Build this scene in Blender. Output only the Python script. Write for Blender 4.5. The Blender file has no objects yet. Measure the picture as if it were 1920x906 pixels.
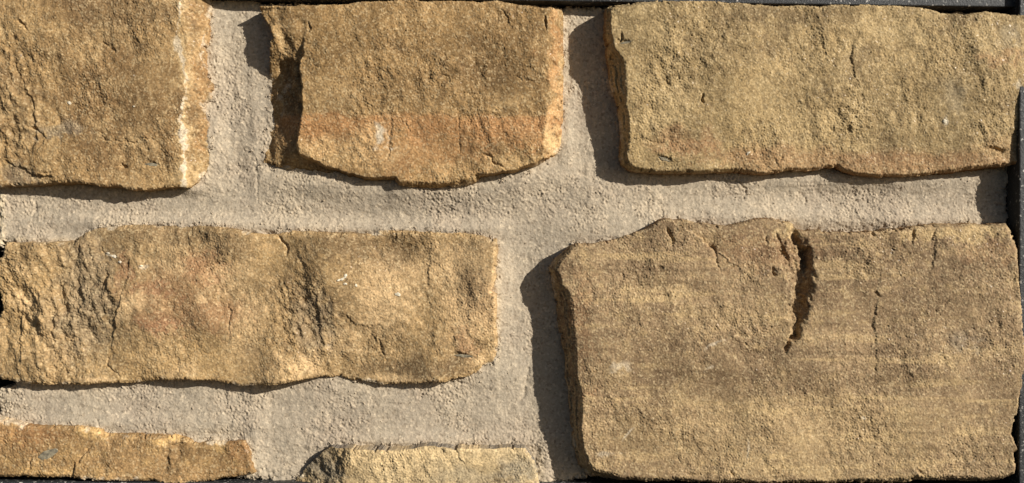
import bpy, math, random
import numpy as np
from mathutils import Vector

# ------------------------------------------------------------------ units
# All layout is done on the panel's own plane in units of 1/3 mm ("u"): x to the right, y downwards,
# h = height of a surface above the mortar bed.  World: X = right, Z = up, -Y = out of the panel.
S = 1.0 / 3000.0
CX, CY, CAM_D = 960.0, 453.0, 1900.0

# ------------------------------------------------------------------ camera, sky, sun, exposure
sc = bpy.context.scene
cam_d = bpy.data.cameras.new("camera")
cam_d.sensor_width = 36.0
cam_d.sensor_fit = 'HORIZONTAL'
cam_d.lens = 36.0 * CAM_D / 1920.0
cam_d.clip_start = 0.01
cam_d.clip_end = 50.0
cam = bpy.data.objects.new("camera", cam_d)
sc.collection.objects.link(cam)
cam.location = (0.0, -CAM_D * S, 0.0)
cam.rotation_euler = (math.radians(90), 0, 0)
sc.camera = cam

RAKE = math.radians(34.0)        # angle between the sun and the panel's face
TILT = math.radians(26.5)        # how far above horizontal the sun's track lies on the panel
SUN = Vector((math.cos(RAKE) * math.cos(TILT), -math.sin(RAKE), math.cos(RAKE) * math.sin(TILT))).normalized()
world = bpy.data.worlds.new("World")
sc.world = world
world.use_nodes = True
wn = world.node_tree.nodes
sky = wn.new('ShaderNodeTexSky')
sky.sky_type = 'NISHITA'
sky.sun_disc = False
sky.sun_elevation = math.asin(SUN.z)
sky.sun_rotation = math.atan2(SUN.x, SUN.y)
sky.air_density = 0.6
sky.dust_density = 0.7
sky.ozone_density = 0.6
bg = wn['Background']
bg.inputs['Strength'].default_value = 0.05
world.node_tree.links.new(sky.outputs['Color'], bg.inputs['Color'])

sun_d = bpy.data.lights.new("sun", 'SUN')
sun_d.energy = 5.0
sun_d.angle = math.radians(0.53)
sun_d.color = (1.0, 0.945, 0.865)
sun = bpy.data.objects.new("sun", sun_d)
sc.collection.objects.link(sun)
sun.location = SUN * 2.0
sun.rotation_euler = SUN.to_track_quat('Z', 'Y').to_euler()

sc.view_settings.view_transform = 'Standard'
sc.view_settings.look = 'None'
sc.view_settings.exposure = 0.14
sc.view_settings.gamma = 1.0
sc.view_settings.use_curve_mapping = False

# ------------------------------------------------------------------ noise fields
NW, NH = 2048, 1024
KX = np.fft.fftfreq(NW)[None, :]
KY = np.fft.fftfreq(NH)[:, None]

def field(seed, lo, hi, beta=1.0, ax=1.0, ay=1.0, rot=0.0):
    """periodic random field, unit RMS; wavelengths lo..hi (u); ax / ay stretch the features."""
    r = np.random.default_rng(seed)
    f = np.fft.fft2(r.standard_normal((NH, NW)))
    c, s = math.cos(rot), math.sin(rot)
    kx = (KX * c + KY * s) * ax
    ky = (-KX * s + KY * c) * ay
    k = np.sqrt(kx * kx + ky * ky) + 1e-9
    a = k ** (-beta) * np.exp(-(k * lo) ** 4) * (1 - np.exp(-(k * hi) ** 4))
    g = np.fft.ifft2(f * a).real.astype(np.float32)
    return (g - g.mean()) / g.std()

F = {
    'big':    field(1, 90, 420, 1.6),
    'mid':    field(2, 16, 110, 1.7),
    'small':  field(3, 6, 26, 1.4),
    'fine':   field(4, 2.2, 6, 0.6),
    'rag':    field(14, 18, 120, 1.5),
    'streak': field(5, 8, 90, 1.5, ax=1.0, ay=2.6, rot=math.radians(-20)),
    'bed':    field(6, 7, 70, 1.3, ax=8.0, ay=1.0),
    'edge':   field(7, 7, 60, 1.3),
    'trowel': field(8, 5, 50, 1.2, ax=6.0, ay=1.0),
    'trowel_v': field(9, 5, 50, 1.2, ax=1.0, ay=6.0),
    'sand':   field(10, 2.8, 9, 0.6),
    'lump':   field(11, 9, 40, 1.2),
    'zone':   field(12, 60, 300, 1.4),
}

def samp(name, x, y, ox=0.0, oy=0.0):
    a = F[name]
    x = np.asarray(x, np.float32) + ox
    y = np.asarray(y, np.float32) + oy
    x0 = np.floor(x); y0 = np.floor(y)
    fx = x - x0; fy = y - y0
    i = x0.astype(np.int64) % NW; j = y0.astype(np.int64) % NH
    i1 = (i + 1) % NW; j1 = (j + 1) % NH
    return (a[j, i] * (1 - fx) + a[j, i1] * fx) * (1 - fy) + (a[j1, i] * (1 - fx) + a[j1, i1] * fx) * fy

def sstep(a, b, x):
    t = np.clip((x - a) / (b - a), 0, 1)
    return t * t * (3 - 2 * t)

# ------------------------------------------------------------------ plane geometry helpers
def rect(x, y, h):
    """position on the panel plane of a point seen at (x, y) in the photograph and standing h above the bed"""
    k = (CAM_D - h) / CAM_D
    return CX + (x - CX) * k, CY + (y - CY) * k

def poly_sdf(poly, X, Y):
    """signed distance to a polygon, positive inside"""
    p = np.asarray(poly, np.float32)
    q = np.roll(p, -1, 0)
    d2 = np.full(X.shape, 1e12, np.float32)
    ins = np.zeros(X.shape, bool)
    for (ax, ay), (bx, by) in zip(p, q):
        ex, ey = bx - ax, by - ay
        wx, wy = X - ax, Y - ay
        t = np.clip((wx * ex + wy * ey) / (ex * ex + ey * ey + 1e-9), 0, 1)
        d2 = np.minimum(d2, (wx - ex * t) ** 2 + (wy - ey * t) ** 2)
        if ay != by:
            c = ((ay > Y) != (by > Y)) & (X < ex * (Y - ay) / (by - ay) + ax)
            ins ^= c
    d = np.sqrt(d2)
    return np.where(ins, d, -d)

def poly_line(pts, X, Y):
    """unsigned distance, signed distance and parameter 0..1 along an open polyline"""
    p = np.asarray(pts, np.float32)
    L = np.hypot(*(p[1:] - p[:-1]).T)
    T = np.concatenate([[0], np.cumsum(L)]) / L.sum()
    best = np.full(X.shape, 1e12, np.float32)
    sg = np.zeros(X.shape, np.float32)
    tt = np.zeros(X.shape, np.float32)
    for k in range(len(p) - 1):
        ax, ay = p[k]; bx, by = p[k + 1]
        ex, ey = bx - ax, by - ay
        wx, wy = X - ax, Y - ay
        t = np.clip((wx * ex + wy * ey) / (ex * ex + ey * ey + 1e-9), 0, 1)
        d2 = (wx - ex * t) ** 2 + (wy - ey * t) ** 2
        m = d2 < best
        best = np.where(m, d2, best)
        sg = np.where(m, np.sign(ex * wy - ey * wx), sg)
        tt = np.where(m, T[k] + t * (T[k + 1] - T[k]), tt)
    d = np.sqrt(best)
    return d, d * sg, tt

def blend(ctrl, X, Y, sig):
    """kernel-weighted interpolation of (x, y, v...) control rows"""
    c = np.asarray(ctrl, np.float32)
    num = [np.zeros(X.shape, np.float32) for _ in range(c.shape[1] - 2)]
    den = np.full(X.shape, 1e-12, np.float32)
    for row in c:
        r2 = (X - row[0]) ** 2 + (Y - row[1]) ** 2
        w = 1.0 / (1.0 + (r2 / (sig * sig)) ** 2)
        den += w
        for i, v in enumerate(row[2:]):
            num[i] += w * v
    return [n / den for n in num]

# ------------------------------------------------------------------ mesh output
def make_mesh(name, V, quads, attrs, smooth=True):
    me = bpy.data.meshes.new(name)
    n, m = len(V), len(quads)
    me.vertices.add(n)
    me.vertices.foreach_set('co', np.ascontiguousarray(V, np.float32).ravel())
    me.loops.add(m * 4)
    me.loops.foreach_set('vertex_index', np.ascontiguousarray(quads, np.int32).ravel())
    me.polygons.add(m)
    me.polygons.foreach_set('loop_start', np.arange(0, m * 4, 4, dtype=np.int32))
    me.polygons.foreach_set('use_smooth', np.full(m, smooth, bool))
    me.update(calc_edges=True)
    for k, v in attrs.items():
        a = me.attributes.new(k, 'FLOAT', 'POINT')
        a.data.foreach_set('value', np.ascontiguousarray(v, np.float32))
    me.validate()
    return me

def sheet(name, xs, ys, D, Hh, attrs, mat, parent, centre, base_h, wall_rings, flare, wall_rough=1.0, snap=True, seed=0):
    """a relief sheet over the cells of a grid that lie inside D > 0, with a rough wall down to base_h"""
    ny, nx = D.shape
    c = xs[1] - xs[0]
    X, Y = np.meshgrid(xs, ys)
    X = X.astype(np.float32); Y = Y.astype(np.float32)
    keep = (D[:-1, :-1] > -0.45 * c) & (D[1:, :-1] > -0.45 * c) & (D[:-1, 1:] > -0.45 * c) & (D[1:, 1:] > -0.45 * c)
    idx = np.arange(ny * nx).reshape(ny, nx)
    q = np.stack([idx[:-1, :-1], idx[1:, :-1], idx[1:, 1:], idx[:-1, 1:]], -1)[keep]
    e = np.concatenate([q[:, [0, 1]], q[:, [1, 2]], q[:, [2, 3]], q[:, [3, 0]]])
    key = np.minimum(e[:, 0], e[:, 1]) * (ny * nx) + np.maximum(e[:, 0], e[:, 1])
    uniq, inv, cnt = np.unique(key, return_inverse=True, return_counts=True)
    be = e[cnt[inv] == 1]                                   # directed boundary edges
    gy, gx = np.gradient(D, c)
    gl = np.hypot(gx, gy) + 1e-6
    gx, gy = gx / gl, gy / gl
    bv = np.unique(be)
    Xf, Yf, Hf, Df = X.ravel().copy(), Y.ravel().copy(), Hh.ravel(), D.ravel()
    gxf, gyf = gx.ravel(), gy.ravel()
    if snap:
        mv = np.clip(Df[bv], -1.2 * c, 1.2 * c)
        Xf[bv] -= gxf[bv] * mv
        Yf[bv] -= gyf[bv] * mv
    used = np.unique(q)
    remap = np.full(ny * nx, -1, np.int64)
    remap[used] = np.arange(len(used))
    vx, vy, vh = [Xf[used]], [Yf[used]], [Hf[used]]
    at = {k: [v.ravel()[used]] for k, v in attrs.items()}
    at['wall'] = [np.zeros(len(used), np.float32)]
    quads = [remap[q]]
    n = len(used)
    bmap = np.full(ny * nx, -1, np.int64)
    bmap[bv] = np.arange(len(bv))
    nb = len(bv)
    a, b = bmap[be[:, 0]], bmap[be[:, 1]]
    top = Hf[bv]
    for r in range(wall_rings + 1):
        t = r / wall_rings
        h = top + (base_h - top) * t
        rough = samp('mid', (Xf[bv] + Yf[bv]) * 0.35, h * 5.0 + 0.12 * (Xf[bv] - Yf[bv]), 91 * seed, 57) * 1.1 + samp('fine', Xf[bv] + h, Yf[bv] - h, 13 * seed, 7) * 0.3
        off = (flare * t + wall_rough * rough * min(1.0, 3 * t)) if r else np.zeros(nb)
        vx.append(Xf[bv] - gxf[bv] * off)
        vy.append(Yf[bv] - gyf[bv] * off)
        vh.append(h)
        for k, v in attrs.items():
            at[k].append(v.ravel()[bv])
        at['wall'].append(np.ones(nb, np.float32))
        if r:
            p0 = n + (r - 1) * nb; p1 = n + r * nb
            quads.append(np.stack([b + p0, a + p0, a + p1, b + p1], -1))
    VX, VY, VH = map(np.concatenate, (vx, vy, vh))
    V = np.stack([(VX - CX) * S - centre[0], -VH * S - centre[1], (CY - VY) * S - centre[2]], -1)
    Q = np.concatenate(quads)
    me = make_mesh(name, V, Q, {k: np.concatenate(v) for k, v in at.items()})
    ob = bpy.data.objects.new(name, me)
    ob.location = centre
    sc.collection.objects.link(ob)
    ob.parent = parent
    me.materials.append(mat)
    return ob

# ------------------------------------------------------------------ materials
def mat_new(name):
    m = bpy.data.materials.new(name)
    m.use_nodes = True
    nt = m.node_tree
    return m, nt, nt.nodes['Principled BSDF']

class NB:
    """small node-writing helper"""
    def __init__(self, nt):
        self.nt = nt
        tc = nt.nodes.new('ShaderNodeTexCoord')
        self.co = tc.outputs['Object']
    def link(self, a, b):
        self.nt.links.new(a, b)
    def mapping(self, loc=(0, 0, 0), scale=(1, 1, 1), rot=(0, 0, 0)):
        n = self.nt.nodes.new('ShaderNodeMapping')
        n.inputs['Location'].default_value = loc
        n.inputs['Scale'].default_value = scale
        n.inputs['Rotation'].default_value = rot
        self.link(self.co, n.inputs['Vector'])
        return n.outputs['Vector']
    def noise(self, vec, size, detail=4, rough=0.55, dist=0.0):
        n = self.nt.nodes.new('ShaderNodeTexNoise')
        n.inputs['Scale'].default_value = 1.0 / (size * S)
        n.inputs['Detail'].default_value = detail
        n.inputs['Roughness'].default_value = rough
        n.inputs['Distortion'].default_value = dist
        self.link(vec, n.inputs['Vector'])
        return n.outputs['Fac']
    def voronoi(self, vec, size, feature='F1'):
        n = self.nt.nodes.new('ShaderNodeTexVoronoi')
        n.feature = feature
        n.inputs['Scale'].default_value = 1.0 / (size * S)
        self.link(vec, n.inputs['Vector'])
        return n
    def ramp(self, fac, a, b, lo=0.0, hi=1.0):
        n = self.nt.nodes.new('ShaderNodeMapRange')
        n.interpolation_type = 'SMOOTHSTEP'
        n.inputs['From Min'].default_value = a
        n.inputs['From Max'].default_value = b
        n.inputs['To Min'].default_value = lo
        n.inputs['To Max'].default_value = hi
        self.link(fac, n.inputs['Value'])
        return n.outputs['Result']
    def math(self, op, a, b):
        n = self.nt.nodes.new('ShaderNodeMath')
        n.operation = op
        for i, v in enumerate((a, b)):
            if isinstance(v, (int, float)):
                n.inputs[i].default_value = v
            else:
                self.link(v, n.inputs[i])
        return n.outputs[0]
    def mix(self, fac, a, b, mode='MIX'):
        n = self.nt.nodes.new('ShaderNodeMix')
        n.data_type = 'RGBA'
        n.blend_type = mode
        for s, v in ((n.inputs[0], fac), (n.inputs[6], a), (n.inputs[7], b)):
            if isinstance(v, (int, float)):
                s.default_value = v
            elif isinstance(v, tuple):
                s.default_value = (*v, 1.0)
            else:
                self.link(v, s)
        return n.outputs[2]
    def attr(self, name):
        n = self.nt.nodes.new('ShaderNodeAttribute')
        n.attribute_name = name
        return n.outputs['Fac']
    def grey(self, v):
        n = self.nt.nodes.new('ShaderNodeCombineColor')
        for i in range(3):
            self.link(v, n.inputs[i])
        return n.outputs[0]

def lin(r, g, b):
    return tuple(((c / 255) / 12.92 if c / 255 <= 0.04045 else ((c / 255 + 0.055) / 1.055) ** 2.4) for c in (r, g, b))

def mute(c, k=0.10):
    y = 0.3 * c[0] + 0.6 * c[1] + 0.1 * c[2]
    return tuple(0.93 * t * (v + (y - v) * k) for v, t in zip(c, (1.02, 0.99, 1.05)))

def stone_material(name, seed, ca, cb, iron, pale, dark, wall, wall_mix, bed=0.3):
    ca, cb, iron, pale, dark, wall = (mute(c) for c in (ca, cb, iron, pale, dark, wall))
    pale = tuple(v * 1.12 for v in pale)
    dark = tuple(v * 0.74 for v in dark)
    m, nt, bs = mat_new(name)
    b = NB(nt)
    v = b.mapping(loc=(seed * 1.37, seed * 0.71, seed * 2.13))
    vb = b.mapping(loc=(seed * 0.37, seed * 0.91, seed * 1.13), scale=(0.06, 1, 1))
    big = b.noise(v, 170, 5, 0.6)
    med = b.noise(v, 26, 5, 0.7)
    fine = b.noise(v, 4.2, 3, 0.6)
    bedn = b.noise(vb, 20, 4, 0.6)
    col = b.mix(b.ramp(big, 0.36, 0.64), tuple(v * 0.88 for v in ca), tuple(v * 1.06 for v in cb))
    big2 = b.noise(b.mapping(loc=(seed * 3.1, 0, seed * 1.9)), 90, 4, 0.6)
    col = b.mix(b.ramp(big2, 0.54, 0.72, 0, 0.45), col, pale)
    col = b.mix(b.ramp(big2, 0.46, 0.28, 0, 0.40), col, dark)
    col = b.mix(b.ramp(med, 0.50, 0.70, 0, 0.45), col, pale)
    col = b.mix(b.ramp(med, 0.48, 0.30, 0, 0.60), col, dark)
    col = b.mix(b.ramp(bedn, 0.52, 0.66, 0, bed), col, dark)
    col = b.mix(b.ramp(bedn, 0.47, 0.33, 0, bed), col, pale)
    w = b.attr('wall')
    col = b.mix(b.math('MULTIPLY', w, wall_mix), col, wall)
    for ch, c2, amt in (('dark', dark, 0.85), ('iron', iron, 0.85), ('pale', pale, 0.9), ('clay', lin(128, 126, 116), 0.9), ('lime_and_lit', lin(226, 214, 190), 0.95)):
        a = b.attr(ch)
        # patchiness of each stain, painted light and shade included
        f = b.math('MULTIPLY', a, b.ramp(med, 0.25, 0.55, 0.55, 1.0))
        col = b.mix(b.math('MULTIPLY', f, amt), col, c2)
    # sand grains: each a little lighter, darker, redder or clearer than the next
    vor = b.voronoi(v, 3.2)
    sep = nt.nodes.new('ShaderNodeSeparateColor')
    b.link(vor.outputs['Color'], sep.inputs[0])
    col = b.mix(b.ramp(sep.outputs[0], 0.62, 1.0, 0, 0.34), col, lin(224, 202, 158))
    col = b.mix(b.ramp(sep.outputs[1], 0.62, 1.0, 0, 0.38), col, lin(86, 62, 34))
    g = b.ramp(fine, 0.30, 0.70, 0.78, 1.22)
    col = b.mix(1.0, col, b.grey(g), 'MULTIPLY')
    b.link(col, bs.inputs['Base Color'])
    bs.inputs['Roughness'].default_value = 0.82
    bs.inputs['Specular IOR Level'].default_value = 0.28
    # a few bright quartz faces
    spark = b.ramp(sep.outputs[2], 0.95, 0.97, 0.82, 0.34)
    b.link(spark, bs.inputs['Roughness'])
    bump = nt.nodes.new('ShaderNodeBump')
    bump.inputs['Strength'].default_value = 0.55
    bump.inputs['Distance'].default_value = 0.8 * S
    hsum = b.math('ADD', b.math('MULTIPLY', fine, 0.7), b.math('MULTIPLY', vor.outputs['Distance'], 0.5))
    b.link(hsum, bump.inputs['Height'])
    b.link(bump.outputs['Normal'], bs.inputs['Normal'])
    return m

def mortar_material():
    m, nt, bs = mat_new('sand_mortar')
    b = NB(nt)
    v = b.mapping()
    big = b.noise(v, 150, 4, 0.6)
    med = b.noise(v, 30, 4, 0.6)
    fine = b.noise(v, 4, 3, 0.6)
    col = b.mix(b.ramp(big, 0.35, 0.65), lin(173, 158, 137), lin(191, 175, 150))
    col = b.mix(b.ramp(med, 0.5, 0.7, 0, 0.35), col, lin(160, 150, 132))
    col = b.mix(b.math('MULTIPLY', b.attr('smear'), 0.6), col, lin(166, 155, 136))
    col = b.mix(b.attr('chalk'), col, lin(214, 196, 164))
    vor = b.voronoi(v, 4.0)
    sep = nt.nodes.new('ShaderNodeSeparateColor')
    b.link(vor.outputs['Color'], sep.inputs[0])
    col = b.mix(b.ramp(sep.outputs[0], 0.75, 1.0, 0, 0.40), col, lin(226, 208, 178))
    col = b.mix(b.ramp(sep.outputs[1], 0.80, 1.0, 0, 0.40), col, lin(108, 92, 74))
    col = b.mix(1.0, col, b.grey(b.ramp(fine, 0.3, 0.7, 0.88, 1.12)), 'MULTIPLY')
    b.link(col, bs.inputs['Base Color'])
    bs.inputs['Roughness'].default_value = 0.95
    bs.inputs['Specular IOR Level'].default_value = 0.15
    bump = nt.nodes.new('ShaderNodeBump')
    bump.inputs['Strength'].default_value = 0.6
    bump.inputs['Distance'].default_value = 1.2 * S
    b.link(b.math('ADD', fine, b.math('MULTIPLY', vor.outputs['Distance'], 0.6)), bump.inputs['Height'])
    b.link(bump.outputs['Normal'], bs.inputs['Normal'])
    return m

def plain_material(name, c1, c2, size, rough=0.9, bump_d=0.8):
    m, nt, bs = mat_new(name)
    b = NB(nt)
    v = b.mapping()
    n = b.noise(v, size, 4, 0.6)
    b.link(b.mix(b.ramp(n, 0.35, 0.65), c1, c2), bs.inputs['Base Color'])
    bs.inputs['Roughness'].default_value = rough
    bs.inputs['Specular IOR Level'].default_value = 0.2
    bump = nt.nodes.new('ShaderNodeBump')
    bump.inputs['Strength'].default_value = 0.5
    bump.inputs['Distance'].default_value = bump_d * S
    b.link(n, bump.inputs['Height'])
    b.link(bump.outputs['Normal'], bs.inputs['Normal'])
    return m

def frame_material():
    m, nt, bs = mat_new('black_textured_paint')
    b = NB(nt)
    v = b.mapping()
    fine = b.noise(v, 3.4, 3, 0.7)
    vor = b.voronoi(v, 3.2)
    sep = nt.nodes.new('ShaderNodeSeparateColor')
    b.link(vor.outputs['Color'], sep.inputs[0])
    col = b.mix(b.ramp(fine, 0.35, 0.7), lin(38, 40, 41), lin(60, 62, 62))
    dust = b.ramp(b.noise(v, 60, 4, 0.6), 0.35, 0.7, 0.1, 1.0)
    col = b.mix(b.math('MULTIPLY', b.ramp(sep.outputs[0], 0.90, 0.96), dust), col, lin(190, 186, 176))
    b.link(col, bs.inputs['Base Color'])
    bs.inputs['Roughness'].default_value = 0.5
    bs.inputs['Specular IOR Level'].default_value = 0.4
    bump = nt.nodes.new('ShaderNodeBump')
    bump.inputs['Strength'].default_value = 0.8
    bump.inputs['Distance'].default_value = 1.4 * S
    b.link(fine, bump.inputs['Height'])
    b.link(bump.outputs['Normal'], bs.inputs['Normal'])
    return m

M_MORTAR = mortar_material()
M_FRAME = frame_material()
M_BACK = plain_material('black_backing', lin(16, 16, 16), lin(24, 24, 23), 12)
M_CLAY = plain_material('grey_clay', lin(104, 98, 84), lin(156, 146, 122), 6)
M_FLECK = plain_material('white_lime', lin(206, 194, 168), lin(228, 218, 196), 5)

# ------------------------------------------------------------------ the two things
def empty(name, label, cat, loc):
    o = bpy.data.objects.new(name, None)
    sc.collection.objects.link(o)
    o.location = loc
    o.empty_display_size = 0.05
    o['label'] = label
    o['category'] = cat
    return o

PANEL = empty('stone_panel', 'sample panel of seven rough tan sandstone blocks bedded in pale sandy mortar', 'stone panel', (0, 0, 0))
TRAY = empty('display_frame', 'black textured frame edging the stone and mortar panel on all sides', 'frame', (0, 0, 0))

# ------------------------------------------------------------------ stones
# outline and features are (x, y) as read off the photograph; heights in u
CELL = 1.35
STONES = []

def stone(**k):
    STONES.append(k)

stone(  # 0 top left: broad flat face, sloping right flank behind a cream arris painted as sunlit
    label='large tan sandstone at upper left with a cream broken edge line painted sunlit and sloping right flank',
    outline=[(-14, -6), (120, -7), (300, -6), (394, -6), (397, 10), (395, 40), (391, 70), (383, 90), (385, 117), (382, 140), (392, 152), (401, 156),
             (400, 185), (387, 193), (385, 207), (388, 225), (397, 232), (396, 268), (396, 311), (386, 328), (375, 337), (357, 352), (330, 350), (300, 353), (272, 356),
             (250, 356), (225, 351), (195, 349), (160, 345), (130, 341), (100, 342), (85, 344), (60, 347), (30, 349), (0, 351), (-14, 352)],
    H0=38,
    height=[(0, 0, 36), (0, 150, 30), (0, 250, 26), (10, 340, 30), (60, 60, 38), (80, 200, 36), (150, 30, 41), (150, 180, 40), (150, 330, 38), (250, 60, 41), (250, 200, 41), (250, 340, 38), (325, 20, 41), (325, 180, 41), (322, 330, 34)],
    sig=70,
    planes=[((338, 0), (352, 90), (348, 160), (338, 200), (338, 260), (338, 352), 0.60)],
    bevel=[(0, 350, 4, 4), (200, 350, 5, 5), (390, 100, 3, 1), (390, 300, 3, 1), (300, 352, 4, 3)],
    cracks=[([(150, 262), (190, 260), (230, 264), (270, 263), (318, 260)], 1.2, 3.0), ([(0, 296), (30, 312), (58, 327)], 1.8, 4), ([(65, 322), (105, 323)], 1.6, 3.5), ([(330, 214), (344, 213)], 1.5, 4),
            ([(50, 238), (74, 243)], 2.2, 6), ([(190, 78), (205, 88), (214, 102)], 2.2, 5), ([(36, 37), (42, 45), (48, 54)], 2.8, 7), ([(0, 227), (25, 226)], 2, 5), ([(260, 222), (330, 218)], 0.9, 1.2), ([(140, 0), (150, 12), (143, 30)], 1.0, 2.0)],
    pits=[(227, 312, 9, 3.2, 20, 8), (283, 309, 12, 3.5, 4, 4)],
    steps=[([(10, 90), (30, 130), (62, 190), (66, 250), (58, 310)], 2.5, 60, 1), ([(60, 225), (85, 260), (62, 300)], 2, 24, 1), ([(0, 296), (30, 312), (60, 327), (110, 330)], 4, 60, 1)],
    rough=1.0, rough_at=[(25, 200, 60, 130, 0.9)],
    stains=[('~lime_and_lit', [(338, -8), (340, 30), (333, 58), (335, 92), (343, 118)], 3.6, 0, 0, 0, .6), ('~lime_and_lit', [(343, 118), (352, 150), (346, 180)], 1.8, 0, 0, 0, .5), ('~lime_and_lit', [(346, 180), (339, 200), (341, 240), (343, 290), (341, 352)], 5.0, 0, 0, 0, .72), ('~pale', [(338, -8), (340, 30), (335, 92), (352, 150), (343, 200), (344, 352)], 10, 0, 0, 0, .7), ('~lime_and_lit', [(383, 60), (375, 90), (378, 125), (390, 150)], 1.5, 0, 0, 0, .5), ('pale', 345, 325, 30, 22, 0, .8), ('pale', 368, 120, 20, 110, 0, .45), ('iron', 374, 120, 22, 130, 0, .5), ('iron', 365, 250, 14, 30, 0, .4), ('pale', 388, 275, 9, 40, 0, .7),  # arris lines put sunlit brightness into the cream edge colour
            ('clay', 110, 240, 60, 16, 0, .45), ('dark', 230, 20, 120, 40, 0, .5), ('dark', 20, 200, 40, 110, 0, .5), ('clay', 30, 330, 45, 18, 20, .4), ('pale', 128, 192, 5, 3, 0, 1), ('lime_and_lit', 252, 142, 3, 2, 0, 1)],  # dark left strip colours in the shade of the left-facing scarps
    mat=dict(ca=lin(152, 120, 70), cb=lin(172, 140, 84), iron=lin(176, 120, 52), pale=lin(206, 176, 116), dark=lin(124, 100, 64), wall=lin(150, 120, 78), wall_mix=0.5, bed=0.15))

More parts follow.
